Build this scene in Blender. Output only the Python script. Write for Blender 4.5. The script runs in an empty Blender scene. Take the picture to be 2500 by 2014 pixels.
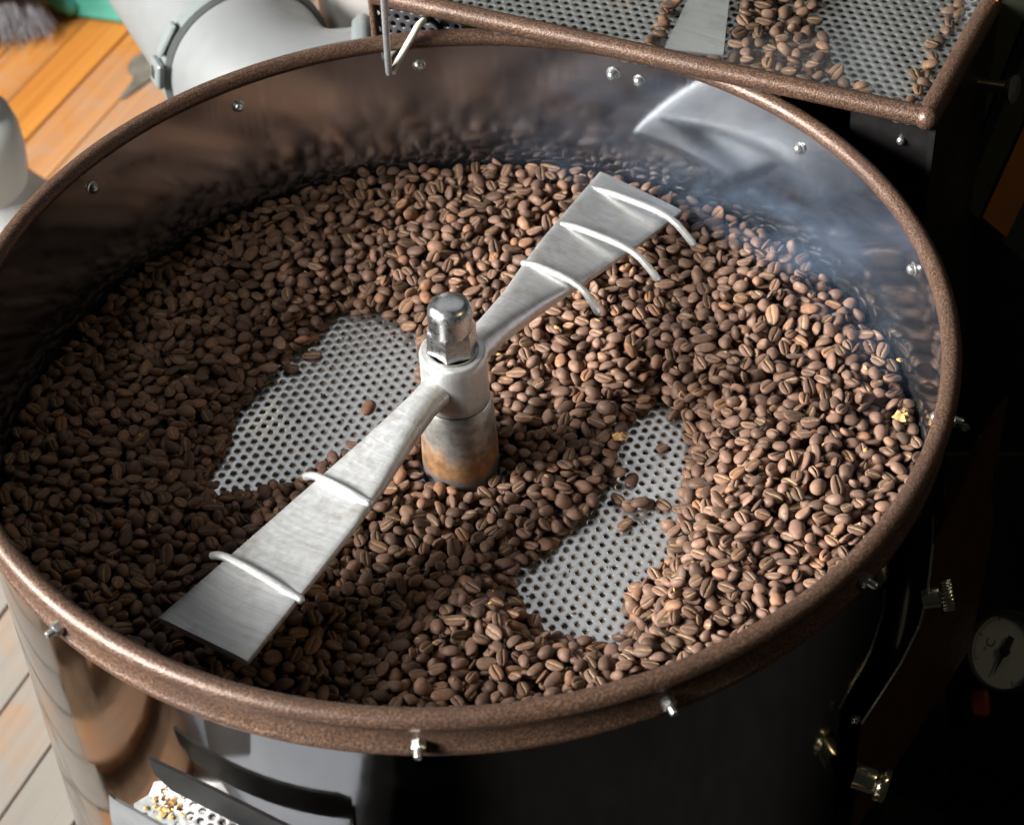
import bpy, math, random
import numpy as np
from mathutils import Vector, Matrix

random.seed(11)
rng = np.random.default_rng(11)
rad = math.radians
sc = bpy.context.scene
COL = sc.collection

# ------------------------------------------------------------------ camera
CAM_LOC = Vector((0.0, -0.7517, 0.6753))
cam_data = bpy.data.cameras.new("camera")
cam = bpy.data.objects.new("camera", cam_data)
COL.objects.link(cam)
_R = Vector((0.99671314, -0.07209791, -0.03694333))
_U = Vector((0.07685747, 0.69739521, 0.71255375))
_B = Vector((-0.02560954, -0.71305106, 0.70064423))
cam.matrix_world = Matrix(((_R.x, _U.x, _B.x, CAM_LOC.x), (_R.y, _U.y, _B.y, CAM_LOC.y),
                           (_R.z, _U.z, _B.z, CAM_LOC.z), (0, 0, 0, 1)))
cam_data.sensor_width = 36.0
cam_data.lens = 74.72
cam_data.clip_start = 0.02
cam_data.clip_end = 60.0
cam_data.dof.use_dof = True
cam_data.dof.focus_distance = 1.06
cam_data.dof.aperture_fstop = 14.0
sc.camera = cam

# ------------------------------------------------------------------ world, lights, exposure
world = bpy.data.worlds.new("World")
sc.world = world
world.use_nodes = True
bg = world.node_tree.nodes["Background"]
bg.inputs[0].default_value = (0.75, 0.85, 1.0, 1)
bg.inputs[1].default_value = 0.012


def area_light(name, loc, target, sx, sy, power, color, spread=180):
    d = bpy.data.lights.new(name, 'AREA')
    d.shape = 'RECTANGLE'
    d.size, d.size_y = sx, sy
    d.energy = power
    d.spread = rad(spread)
    d.color = color
    o = bpy.data.objects.new(name, d)
    COL.objects.link(o)
    o.location = loc
    o.rotation_euler = (Vector(target) - Vector(loc)).to_track_quat('-Z', 'Y').to_euler()
    return o


# the low window of the room, to the left of the tray
area_light("window_light", (-2.0, -0.40, 0.92), (0.12, -0.02, -0.08), 2.0, 0.78, 37, (1.0, 0.985, 0.96), 52)
# added fill with no window behind it, brightening boards, duct and jug
area_light("floor_fill_light", (-1.6, -0.30, 1.9), (-0.46, 0.98, -0.50), 0.9, 0.9, 4.6, (1.0, 0.98, 0.95), 29)
# broad pale skylight at the back of the room, dim but large: it is what the bare metal mirrors
area_light("skylight", (0.1, 1.75, 2.25), (0.0, 0.0, -0.1), 2.8, 2.0, 7.8, (0.95, 0.97, 1.0))
# a dim warm lamp hanging over the roaster's controls
area_light("warm_lamp", (1.15, -0.55, 1.15), (0.25, 0.0, -0.2), 0.25, 0.25, 1.9, (1.0, 0.80, 0.50))

sc.view_settings.view_transform = 'Standard'
sc.view_settings.look = 'None'
sc.view_settings.exposure = 0.0
sc.view_settings.gamma = 1.0
sc.render.engine = 'CYCLES'
sc.cycles.use_denoising = True
sc.cycles.max_bounces = 8
sc.cycles.glossy_bounces = 5
sc.cycles.transparent_max_bounces = 10
sc.cycles.caustics_reflective = False
sc.cycles.caustics_refractive = False
sc.cycles.sample_clamp_indirect = 4.0
sc.cycles.volume_step_rate = 1.0

# ------------------------------------------------------------------ helpers


def tag(o, label=None, cat=None, group=None, kind=None):
    if label: o["label"] = label
    if cat: o["category"] = cat
    if group: o["group"] = group
    if kind: o["kind"] = kind
    return o


def empty(name, loc=(0, 0, 0)):
    o = bpy.data.objects.new(name, None)
    o.empty_display_size = 0.02
    COL.objects.link(o)
    o.location = loc
    return o


def mk(name, verts, faces, mat=None, parent=None, smooth=True, sharp=None):
    me = bpy.data.meshes.new(name)
    me.from_pydata([tuple(map(float, v)) for v in verts], [], [tuple(map(int, f)) for f in faces])
    me.validate()
    if smooth:
        me.polygons.foreach_set("use_smooth", [True] * len(me.polygons))
        if sharp is not None:
            me.set_sharp_from_angle(angle=rad(sharp))
    me.update()
    if mat: me.materials.append(mat)
    o = bpy.data.objects.new(name, me)
    COL.objects.link(o)
    if parent:
        o.parent = parent
        o.location = -parent.location
    return o


class MB:
    """collects shapes for one mesh"""
    def __init__(self):
        self.v, self.f = [], []

    def add(self, vs, fs, M=None):
        b = len(self.v)
        for v in vs:
            self.v.append(tuple(M @ Vector(v)) if M is not None else tuple(v))
        for f in fs:
            self.f.append(tuple(i + b for i in f))
        return self

    def lathe(self, prof, n=48, M=None, a0=0.0, a1=2 * math.pi, cap0=False, cap1=False):
        full = abs((a1 - a0) - 2 * math.pi) < 1e-6
        m = n if full else n + 1
        vs, fs = [], []
        for (r, z) in prof:
            for i in range(m):
                a = a0 + (a1 - a0) * i / n
                vs.append((r * math.cos(a), r * math.sin(a), z))
        for k in range(len(prof) - 1):
            for i in range(n):
                j = (i + 1) % m
                fs.append((k * m + i, k * m + j, (k + 1) * m + j, (k + 1) * m + i))
        if cap0: fs.append(tuple(reversed(range(m))))
        if cap1: fs.append(tuple((len(prof) - 1) * m + i for i in range(m)))
        return self.add(vs, fs, M)

    def tube(self, pts, r, n=12, caps=True, round_ends=False):
        pts = [Vector(p) for p in pts]
        rs = list(r) if hasattr(r, '__len__') else [r] * len(pts)
        if round_ends:
            d0 = (pts[0] - pts[1]).normalized(); d1 = (pts[-1] - pts[-2]).normalized()
            pre = [(pts[0] + d0 * rs[0] * math.sin(t), rs[0] * math.cos(t)) for t in (1.45, 1.1, .6)]
            post = [(pts[-1] + d1 * rs[-1] * math.sin(t), rs[-1] * math.cos(t)) for t in (.6, 1.1, 1.45)]
            pts = [p for p, _ in pre] + pts + [p for p, _ in post]
            rs = [q for _, q in pre] + rs + [q for _, q in post]
        vs, fs = [], []
        t = (pts[1] - pts[0]).normalized()
        up = Vector((0, 0, 1)) if abs(t.z) < .9 else Vector((1, 0, 0))
        nrm = (up - t * up.dot(t)).normalized()
        for i, p in enumerate(pts):
            if i == 0: t2 = (pts[1] - p).normalized()
            elif i == len(pts) - 1: t2 = (p - pts[i - 1]).normalized()
            else: t2 = ((pts[i + 1] - p).normalized() + (p - pts[i - 1]).normalized()).normalized()
            nrm = (nrm - t2 * nrm.dot(t2)).normalized()
            b = t2.cross(nrm)
            for k in range(n):
                a = 2 * math.pi * k / n
                vs.append(p + (nrm * math.cos(a) + b * math.sin(a)) * rs[i])
        for i in range(len(pts) - 1):
            for k in range(n):
                k2 = (k + 1) % n
                fs.append((i * n + k, i * n + k2, (i + 1) * n + k2, (i + 1) * n + k))
        if caps:
            fs.append(tuple(reversed(range(n))))
            fs.append(tuple((len(pts) - 1) * n + k for k in range(n)))
        return self.add(vs, fs)

    def box(self, lo, hi, bev=0.0, M=None):
        x0, y0, z0 = lo; x1, y1, z1 = hi
        if bev <= 0:
            vs = [(x, y, z) for x in (x0, x1) for y in (y0, y1) for z in (z0, z1)]
            fs = [(0, 1, 3, 2), (4, 6, 7, 5), (0, 4, 5, 1), (2, 3, 7, 6), (0, 2, 6, 4), (1, 5, 7, 3)]
            return self.add(vs, fs, M)
        # chamfered top and bottom outline
        b = bev
        def ring(i, z):
            return [(x0 + i, y0 + b + 0, z), (x0 + b + 0, y0 + i, z), (x1 - b, y0 + i, z), (x1 - i, y0 + b, z),
                    (x1 - i, y1 - b, z), (x1 - b, y1 - i, z), (x0 + b, y1 - i, z), (x0 + i, y1 - b, z)]
        def inner(z):
            return [(x0 + b, y0 + 1.6 * b, z), (x0 + 1.6 * b, y0 + b, z), (x1 - 1.6 * b, y0 + b, z), (x1 - b, y0 + 1.6 * b, z),
                    (x1 - b, y1 - 1.6 * b, z), (x1 - 1.6 * b, y1 - b, z), (x0 + 1.6 * b, y1 - b, z), (x0 + b, y1 - 1.6 * b, z)]
        rs = [inner(z0), ring(0, z0 + b), ring(0, z1 - b), inner(z1)]
        vs = [p for q in rs for p in q]
        fs = [tuple(reversed(range(8))), tuple(24 + i for i in range(8))]
        for k in range(3):
            for i in range(8):
                j = (i + 1) % 8
                fs.append((k * 8 + i, k * 8 + j, k * 8 + 8 + j, k * 8 + 8 + i))
        return self.add(vs, fs, M)

    def plate(self, poly, off):
        """closed plate: polygon in 3D, extruded by vector off"""
        off = Vector(off)
        n = len(poly)
        vs = [Vector(p) for p in poly] + [Vector(p) + off for p in poly]
        fs = [tuple(range(n)), tuple(reversed(range(n, 2 * n)))]
        for i in range(n):
            j = (i + 1) % n
            fs.append((j, i, n + i, n + j))
        return self.add(vs, fs)

    def build(self, name, mat, parent=None, smooth=True, sharp=35):
        return mk(name, self.v, self.f, mat, parent, smooth, sharp)


def frame(origin, z, x=None):
    z = Vector(z).normalized()
    if x is None:
        x = Vector((1, 0, 0)) if abs(z.x) < .8 else Vector((0, 1, 0))
    x = (Vector(x) - z * Vector(x).dot(z)).normalized()
    y = z.cross(x)
    o = Vector(origin)
    return Matrix(((x.x, y.x, z.x, o.x), (x.y, y.y, z.y, o.y), (x.z, y.z, z.z, o.z), (0, 0, 0, 1)))


# ------------------------------------------------------------------ materials
class NT:
    def __init__(self, name):
        self.m = bpy.data.materials.new(name)
        self.m.use_nodes = True
        self.t = self.m.node_tree
        self.bsdf = self.t.nodes["Principled BSDF"]
        self.out = self.t.nodes["Material Output"]

    def n(self, typ, **kw):
        nd = self.t.nodes.new(typ)
        for k, v in kw.items():
            if k.startswith('_'): nd.inputs[k[1:]].default_value = v
            else: setattr(nd, k, v)
        return nd

    def l(self, a, b): self.t.links.new(a, b)

    def set(self, **kw):
        names = dict(base='Base Color', metal='Metallic', rough='Roughness', spec='Specular IOR Level', coat='Coat Weight',
                     coatr='Coat Roughness', ani='Anisotropic', anir='Anisotropic Rotation', trans='Transmission Weight',
                     sheen='Sheen Weight', sss='Subsurface Weight')
        for k, v in kw.items():
            i = self.bsdf.inputs[names[k]]
            if k == 'base' and len(v) == 3: v = (*v, 1)
            i.default_value = v
        return self

    def coord(self, kind='Object', scale=None):
        tc = self.n('ShaderNodeTexCoord')
        s = tc.outputs[kind]
        if scale:
            mp = self.n('ShaderNodeMapping'); mp.inputs['Scale'].default_value = scale
            self.l(s, mp.inputs['Vector']); s = mp.outputs['Vector']
        return s

    def noise(self, scale, detail=3, rough=.55, vec=None, dist=0.0):
        nd = self.n('ShaderNodeTexNoise')
        nd.inputs['Scale'].default_value = scale; nd.inputs['Detail'].default_value = detail
        nd.inputs['Roughness'].default_value = rough; nd.inputs['Distortion'].default_value = dist
        if vec is not None: self.l(vec, nd.inputs['Vector'])
        return nd.outputs['Fac']

    def ramp(self, fac, stops, interp='LINEAR'):
        nd = self.n('ShaderNodeValToRGB')
        cr = nd.color_ramp; cr.interpolation = interp
        while len(cr.elements) < len(stops): cr.elements.new(.5)
        for e, (p, c) in zip(cr.elements, stops):
            e.position = p
            e.color = (*c, 1) if hasattr(c, '__len__') else (c, c, c, 1)
        self.l(fac, nd.inputs['Fac'])
        return nd.outputs['Color']

    def mix(self, fac, a, b, mode='MIX'):
        nd = self.n('ShaderNodeMix'); nd.data_type = 'RGBA'; nd.blend_type = mode
        for s, v in ((nd.inputs[0], fac), (nd.inputs[6], a), (nd.inputs[7], b)):
            if hasattr(v, 'is_linked') or hasattr(v, 'links'): self.l(v, s)
            elif hasattr(v, '__len__'): s.default_value = (*v, 1)
            else: s.default_value = v
        return nd.outputs[2]

    def math(self, op, a, b=None, clamp=False):
        nd = self.n('ShaderNodeMath'); nd.operation = op; nd.use_clamp = clamp
        for s, v in zip(nd.inputs, (a, b)):
            if v is None: continue
            if hasattr(v, 'links'): self.l(v, s)
            else: s.default_value = v
        return nd.outputs[0]

    def bump(self, h, strength, dist):
        nd = self.n('ShaderNodeBump')
        nd.inputs['Strength'].default_value = strength; nd.inputs['Distance'].default_value = dist
        self.l(h, nd.inputs['Height']); self.l(nd.outputs['Normal'], self.bsdf.inputs['Normal'])

    def to(self, **kw):
        names = dict(base='Base Color', metal='Metallic', rough='Roughness')
        for k, v in kw.items(): self.l(v, self.bsdf.inputs[names[k]])
        return self


def polar_noise(t, v, rs, as_, detail=4, rough=.6):
    """noise drawn out along circles round the tray's axis, like scrape and wipe marks"""
    sp = t.n('ShaderNodeSeparateXYZ'); t.l(v, sp.inputs[0])
    r = t.math('SQRT', t.math('ADD', t.math('MULTIPLY', sp.outputs[0], sp.outputs[0]), t.math('MULTIPLY', sp.outputs[1], sp.outputs[1])))
    a = t.math('ARCTAN2', sp.outputs[1], sp.outputs[0])
    cb = t.n('ShaderNodeCombineXYZ')
    t.l(t.math('MULTIPLY', r, rs), cb.inputs[0]); t.l(t.math('MULTIPLY', a, as_), cb.inputs[1])
    return t.noise(1.0, detail, rough, cb.outputs[0])


def simple(name, base, metal=0.0, rough=.5, var=.12, scale=40, **kw):
    """plain material with a little uneven tone and gloss"""
    t = NT(name); t.set(metal=metal, **kw)
    v = t.coord()
    n = t.noise(scale, 4, .6, v)
    lo = tuple(c * (1 - var) for c in base); hi = tuple(min(1, c * (1 + var)) for c in base)
    t.to(base=t.ramp(n, [(.3, lo), (.7, hi)]))
    n2 = t.noise(scale * 3.1, 4, .6, v)
    t.to(rough=t.ramp(n2, [(.3, max(0, rough - .07)), (.7, min(1, rough + .09))]))
    return t.m


M = {}
# hammered brown-bronze powder coat
t = NT("hammertone_bronze")
v = t.coord()
vo = t.n('ShaderNodeTexVoronoi'); vo.inputs['Scale'].default_value = 980; t.l(v, vo.inputs['Vector'])
n1 = t.noise(1300, 3, .6, v)
n2 = t.noise(28, 3, .6, v)
s = t.math('ADD', t.math('MULTIPLY', vo.outputs['Distance'], .55), t.math('MULTIPLY', n1, .75))
c = t.ramp(s, [(.40, (.028, .016, .012)), (.60, (.075, .041, .027)), (.80, (.18, .104, .066))])
c = t.mix(t.ramp(n2, [(.35, 0.0), (.75, .5)]), c, (.055, .034, .028))
t.to(base=c)
t.to(rough=t.ramp(t.noise(46, 5, .7, v), [(.3, .30), (.7, .48)]))
t.set(metal=.3, spec=.5)
t.bump(s, .35, .0005)
M['bronze'] = t.m

# polished inner wall of the tray, with faint upright scratches and an oily film
t = NT("polished_steel_wall")
v = t.coord()
vs_ = t.coord('Object', (260, 260, 3))
n1 = t.noise(1.0, 5, .65, vs_)
n2 = t.noise(9, 4, .6, v)
t.to(base=t.ramp(n2, [(.3, (.24, .245, .265)), (.7, (.33, .345, .375))]))
t.to(rough=t.ramp(t.math('ADD', t.math('MULTIPLY', n1, .5), t.math('MULTIPLY', n2, .5)), [(.35, .06), (.65, .13)]))
t.set(metal=.97, spec=.5, ani=.72, anir=.25)
tg = t.n('ShaderNodeTangent'); tg.direction_type = 'RADIAL'; tg.axis = 'Z'
t.l(tg.outputs[0], t.bsdf.inputs['Tangent'])
n3 = t.noise(16, 2, .5, v)
t.bump(n3, .022, .004)
M['wall'] = t.m

# glossy outer jacket of the drum
t = NT("polished_drum_jacket")
v = t.coord()
n = t.noise(14, 4, .6, v)
t.to(base=t.ramp(n, [(.3, (.40, .37, .355)), (.7, (.47, .44, .42))]))
t.to(rough=t.ramp(t.noise(60, 4, .6, v), [(.3, .05), (.7, .12)]))
t.set(metal=1.0)
t.bump(t.noise(5, 2, .5, v), .06, .01)
M['jacket'] = t.m

# perforated stainless sheet
t = NT("perforated_steel")
v = t.coord()
n = t.noise(30, 5, .6, v)
n2 = t.noise(240, 3, .6, v)
pn_ = polar_noise(t, v, 420, 2.5)
c = t.ramp(t.math('ADD', t.math('MULTIPLY', n, .5), t.math('MULTIPLY', pn_, .5)), [(.35, (.76, .76, .745)), (.65, (.95, .955, .955))])
c = t.mix(t.ramp(t.noise(34, 5, .7, v), [(.56, 0.0), (.76, .45)]), c, (.40, .33, .25))
c = t.mix(t.ramp(n2, [(.55, 0.0), (.8, .35)]), c, (.30, .22, .15))
t.to(base=c)
t.to(rough=t.ramp(n2, [(.3, .26), (.7, .40)]))
t.set(metal=.9)
M['perf'] = t.m
M['perf_dark'] = simple("dark_perforated_steel", (.16, .165, .18), .8, .35, .2, 60)

# tinted dust under the sheet
t = NT("chaff_dust")
v = t.coord()
t.to(base=t.ramp(t.noise(130, 4, .6, v), [(.36, (.05, .036, .028)), (.48, (.27, .19, .135)), (.75, (.42, .31, .23))]))
t.set(rough=.9)
M['dust'] = t.m

# cast aluminium arms
t = NT("cast_aluminium")
v = t.coord()
n = t.noise(26, 5, .62, v)
n2 = t.noise(320, 3, .6, v)
pn_ = polar_noise(t, v, 520, 2.0, 5, .7)
c = t.ramp(t.math('ADD', t.math('MULTIPLY', n, .35), t.math('MULTIPLY', pn_, .65)), [(.33, (.54, .54, .53)), (.66, (.80, .81, .805))])
c = t.mix(t.ramp(t.noise(55, 4, .7, v), [(.52, 0.0), (.74, .5)]), c, (.32, .25, .17))
t.to(base=c)
t.to(rough=t.ramp(n2, [(.3, .36), (.7, .5)]))
t.set(metal=.75)
t.bump(t.math('ADD', n2, t.math('MULTIPLY', pn_, 1.5)), .16, .0006)
M['alu'] = t.m

# stained shaft sleeve
t = NT("rust_stained_steel")
v = t.coord()
n = t.noise(75, 5, .65, v, .4)
n2 = t.noise(160, 4, .6, v)
sp = t.n('ShaderNodeSeparateXYZ'); t.l(v, sp.inputs[0])
low = t.math('ADD', t.math('MULTIPLY', t.math('ADD', sp.outputs['Z'], .072), -18.0), n)
rust = t.ramp(low, [(.40, 0.0), (.62, 1.0)])
steel = t.ramp(n2, [(.3, (.22, .21, .20)), (.7, (.52, .50, .46))])
rustc = t.ramp(n2, [(.3, (.17, .09, .05)), (.5, (.36, .19, .09)), (.75, (.52, .33, .16))])
c = t.mix(rust, steel, rustc)
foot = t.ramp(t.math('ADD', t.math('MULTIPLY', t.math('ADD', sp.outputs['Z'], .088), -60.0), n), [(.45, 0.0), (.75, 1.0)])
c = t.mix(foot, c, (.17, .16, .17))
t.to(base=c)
mt = t.math('SUBTRACT', .75, t.math('MULTIPLY', rust, .5))
t.to(metal=mt)
t.set(rough=.42)
t.bump(n2, .2, .0006)
M['sleeve'] = t.m

M['chrome'] = simple("worn_chrome", (.66, .66, .66), 1.0, .30, .14, 160)
M['bolt'] = simple("zinc_bolt", (.60, .60, .57), .9, .28, .15, 300)
M['brass'] = simple("nickel_brass", (.70, .64, .44), 1.0, .2, .1, 300)
M['black'] = simple("black_enamel", (.009, .008, .008), 0, .42, .3, 30)
M['satin_black'] = simple("satin_black_sheet", (.022, .021, .020), .3, .38, .3, 60)
M['olive'] = simple("dark_olive_panel", (.055, .060, .040), .2, .45, .15, 40)
M['orange_strip'] = simple("orange_strip", (.42, .15, .035), 0, .5, .15, 40)
M['reflection_plate'] = simple("wood_reflection_plate", (.055, .022, .006), .2, .35, .2, 40)  # orange reflection of the boards painted into the plate as brown
M['red'] = simple("red_plastic", (.22, .035, .012), 0, .4, .1, 40)
M['white_paint'] = simple("white_enamel_duct", (.15, .156, .155), 0, .5, .04, 25)
M['band'] = simple("grey_white_band", (.15, .168, .165), 0, .4, .07, 40)
M['column'] = simple("brushed_column", (.45, .43, .40), .15, .4, .06, 12)
M['jug'] = simple("milky_plastic", (.80, .82, .81), 0, .45, .03, 20)
M['green'] = simple("green_plastic", (.06, .34, .25), 0, .4, .15, 30)
M['bristle'] = simple("grey_bristles", (.20, .20, .22), 0, .6, .3, 200)
M['hook_steel'] = simple("hook_steel", (.46, .48, .49), .7, .32, .12, 200)
M['hook_sleeve'] = simple("cream_sleeve", (.60, .58, .50), 0, .5, .06, 200)
M['dial'] = simple("dial_white", (.60, .61, .55), 0, .5, .04, 90)
M['ink'] = simple("black_ink", (.02, .02, .02), 0, .5, .1, 90)
M['bezel'] = simple("dark_bezel", (.07, .07, .062), .6, .35, .15, 90)
M['mat'] = simple("black_rubber", (.007, .0065, .006), 0, .85, .3, 40, spec=.08)
M['bin'] = simple("grey_plastic_bin", (.30, .34, .39), 0, .5, .08, 20)
M['chute'] = simple("galvanised_chute", (.36, .37, .37), .6, .4, .1, 90)
M['floor_base'] = simple("subfloor_dark", (.20, .12, .065), 0, .8, .3, 30)

# chaff
t = NT("golden_chaff"); v = t.coord()
t.to(base=t.ramp(t.noise(500, 3, .6, v), [(.3, (.42, .22, .06)), (.7, (.72, .48, .20))])); t.set(rough=.7)
M['chaff'] = t.m

# wooden floor boards: each carries painted-in glare, broken up by worn blotches
t = NT("oiled_floorboard")
oi = t.n('ShaderNodeObjectInfo')
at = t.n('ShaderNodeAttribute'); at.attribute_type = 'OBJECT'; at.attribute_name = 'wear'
tc = t.n('ShaderNodeTexCoord')
ad = t.n('ShaderNodeVectorMath'); ad.operation = 'MULTIPLY_ADD'
cmb = t.n('ShaderNodeCombineXYZ')
t.l(t.math('MULTIPLY', oi.outputs['Random'], 37.0), cmb.inputs[0]); t.l(t.math('MULTIPLY', oi.outputs['Random'], 91.0), cmb.inputs[1])
ad.inputs[1].default_value = (1, 1, 1)
t.l(tc.outputs['Object'], ad.inputs[0]); t.l(cmb.outputs[0], ad.inputs[2])
mp = t.n('ShaderNodeMapping'); mp.inputs['Scale'].default_value = (2.2, 55, 20); t.l(ad.outputs[0], mp.inputs['Vector'])
grain = t.noise(1.0, 6, .65, mp.outputs[0], .6)
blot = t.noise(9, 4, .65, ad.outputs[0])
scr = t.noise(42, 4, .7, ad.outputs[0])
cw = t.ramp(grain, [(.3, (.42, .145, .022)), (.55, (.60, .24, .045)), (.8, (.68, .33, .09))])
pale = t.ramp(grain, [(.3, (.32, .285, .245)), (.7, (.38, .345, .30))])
glare_mix = t.math('ADD', at.outputs['Fac'], t.math('MULTIPLY', t.math('SUBTRACT', t.math('ADD', t.math('MULTIPLY', blot, .6), t.math('MULTIPLY', scr, .4)), .5), 1.9), True)
t.to(base=t.mix(glare_mix, cw, pale))
t.to(rough=t.ramp(scr, [(.3, .52), (.7, .72)]))
t.set(spec=.25)
t.bump(grain, .15, .001)
M['board'] = t.m
M['stain'] = simple("grey_worn_wood", (.17, .155, .125), 0, .8, .45, 45)


def bean_material(name, single):
    t = NT(name)
    if single:
        a = t.n('ShaderNodeAttribute'); a.attribute_type = 'OBJECT'; a.attribute_name = 'tone'; tone = a.outputs['Fac']
    else:
        a = t.n('ShaderNodeAttribute'); a.attribute_name = 'tone'; tone = a.outputs['Fac']
    cr = t.n('ShaderNodeAttribute'); cr.attribute_name = 'crease'
    v = t.coord()
    base = t.ramp(tone, [(0, (.090, .048, .029)), (.20, (.148, .081, .053)), (.60, (.222, .126, .085)), (.90, (.285, .160, .105)), (1, (.34, .165, .085))])
    n = t.noise(420, 3, .6, v)
    base = t.mix(t.ramp(n, [(.35, .0), (.75, .55)]), base, (.075, .040, .025))
    # pale skin left in the crease of some beans
    t2 = t.math('FRACT', t.math('MULTIPLY', tone, 7.31))
    amt = t.math('MULTIPLY', cr.outputs['Fac'], t.math('MULTIPLY', t.math('ADD', t.math('MULTIPLY', t2, 1.2), .25), t.ramp(t.noise(700, 3, .6, v), [(.36, .1), (.58, 1.0)])), True)
    base = t.mix(amt, base, (.46, .31, .14))
    t.to(base=base)
    t.to(rough=t.ramp(n, [(.3, .50), (.7, .66)]))
    t.set(spec=.38, sheen=.05)
    t.bump(n, .12, .0004)
    return t.m


M['bean1'] = bean_material("roasted_bean", True)
M['bean2'] = bean_material("roasted_bean_mass", False)

# thin cover glass: mostly clear, mirror at grazing angles
t = NT("thin_cover_glass")
tr = t.n('ShaderNodeBsdfTransparent'); tr.inputs[0].default_value = (.93, .94, .93, 1)
gl = t.n('ShaderNodeBsdfGlossy'); gl.inputs['Roughness'].default_value = .04; gl.inputs[0].default_value = (1, 1, 1, 1)
fr = t.n('ShaderNodeLayerWeight')
mx = t.n('ShaderNodeMixShader')
t.l(t.math('ADD', t.math('MULTIPLY', t.math('POWER', fr.outputs['Facing'], 5.0), .9), .035), mx.inputs[0]); t.l(tr.outputs[0], mx.inputs[1]); t.l(gl.outputs[0], mx.inputs[2])
t.l(mx.outputs[0], t.out.inputs['Surface'])
M['glass'] = t.m

# ------------------------------------------------------------------ setting: floor
ZF = -0.60
fl = MB().box((-2.6, -2.2, ZF - .05), (1.6, 3.4, ZF - .022)).build("floor", M['floor_base'], smooth=False)
tag(fl, kind="structure")
PANG = rad(62.8)
pu = Vector((math.cos(PANG), math.sin(PANG), 0)); pn = Vector((-math.sin(PANG), math.cos(PANG), 0))
PITCH, OFF = .0528, .866
plen = {}
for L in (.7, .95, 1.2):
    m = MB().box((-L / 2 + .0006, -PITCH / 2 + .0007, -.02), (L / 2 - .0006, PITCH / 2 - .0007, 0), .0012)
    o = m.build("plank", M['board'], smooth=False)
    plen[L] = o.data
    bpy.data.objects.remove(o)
np_ = 0
for k in range(-30, 22):
    nn = OFF - .5 * PITCH + k * PITCH
    s0 = -1.6 - random.random() * .6
    while s0 < 2.6:
        L = random.choice((.7, .95, 1.2))
        if -16 <= k <= -2 and s0 < -.14 and s0 + L > -.05:      # a butt joint near the drum
            s0 = -.16 + random.uniform(-.05, .05) - (.7 if s0 < -.84 else 0)
            L = .7 if s0 < -.5 else L
        p = pn * nn + pu * (s0 + L / 2)
        s0 += L
        if p.x < -2.0 or p.x > .75 or p.y < -1.6 or p.y > 2.9: continue
        o = bpy.data.objects.new("plank", plen[L])
        COL.objects.link(o)
        o.parent = fl
        o.location = (p.x, p.y, ZF + random.uniform(-.0006, .0006))
        o.rotation_euler = (0, 0, PANG)
        # overexposure painted in: boards nearer the tray paler, those behind stay orange
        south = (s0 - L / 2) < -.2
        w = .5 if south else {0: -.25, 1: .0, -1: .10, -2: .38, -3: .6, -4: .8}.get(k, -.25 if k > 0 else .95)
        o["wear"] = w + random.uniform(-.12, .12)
        np_ += 1
# bare grey patch worn into one board
pts = []
c0 = Vector((-.313, 1.085, 0))
def unproj(x, y, z):
    f = 4473.0
    d = -_B * f + _R * (x - 1077.5) - _U * (y - 868)
    return CAM_LOC + d * ((z - CAM_LOC.z) / d.z)
st = [(300, 112), (345, 128), (342, 152), (318, 165), (290, 186), (262, 205), (250, 208), (262, 190), (277, 172), (280, 160), (268, 150), (270, 135), (282, 120)]
zz = ZF + .0026
MB().plate([unproj(x, y, zz) for x, y in st], (0, 0, -.0012)).build("worn_patch", M['stain'], fl, smooth=False)

mat_o = MB().plate([(-.20, -1.9, ZF + .003), (1.5, -1.9, ZF + .003), (1.5, 2.4, ZF + .003), (.06, 2.4, ZF + .003), (.06, -.30, ZF + .003), (-.20, -.30, ZF + .003)], (0, 0, .008)).build("added_dark_mat", M['mat'], smooth=False)  # dark sheet added so the drum mirrors black here
tag(mat_o, "black rubber mat laid over the boards under the roaster", "mat")
b_ = MB()  # bin added out of view for the blue-grey reflection in the drum
b_.box((-.70, -.70, ZF + .004), (-.190, -.30, ZF + .16), .012)
bn = b_.build("added_grey_bin", M['bin'])
tag(bn, "unseen grey bin added on the floor, mirrored in the drum's polished jacket", "bin")

# ------------------------------------------------------------------ the cooling tray
TR = 0.2345          # rim radius
RW = 0.2312          # inner wall
ZT = -0.102          # perforated floor
tray = empty("cooling_tray", (0, 0, ZF))
tag(tray, "large round cooling tray full of beans with bronze rim and polished drum", "cooling tray")
MB().lathe([(TR + .0048 * math.cos(a), .0048 * math.sin(a)) for a in np.linspace(0, 2 * math.pi, 17)], 220).build("rim", M['bronze'], tray, sharp=180)
prof = [(TR + .0005, -.0040), (TR + .0006, -.0062), (TR + .0006, -.0165), (TR + .0020, -.0178), (TR + .0026, -.0195), (TR + .0022, -.0212), (TR + .0012, -.0220), (TR - .0020, -.0222)]
MB().lathe(prof, 200).build("rim_band", M['bronze'], tray, sharp=60)
MB().lathe([(RW, .002), (RW, ZT + .004), (RW - .002, ZT + .0006), (RW - .008, ZT + .0003)], 220).build("inner_wall", M['wall'], tray)
MB().lathe([(TR - .0012, -.0215), (TR - .0012, -.05), (TR - .0012, ZF + .10), (TR - .03, ZF + .05)], 200).build("drum_jacket", M['jacket'], tray, sharp=50)
MB().lathe([(TR - .10, ZF + .05), (TR - .10, ZF + .003), (.02, ZF + .002)], 60).build("pedestal", M['black'], tray)
MB().lathe([(.0, ZT - .0014), (RW - .004, ZT - .0014)], 80).build("plenum", M['dust'], tray)


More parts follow.
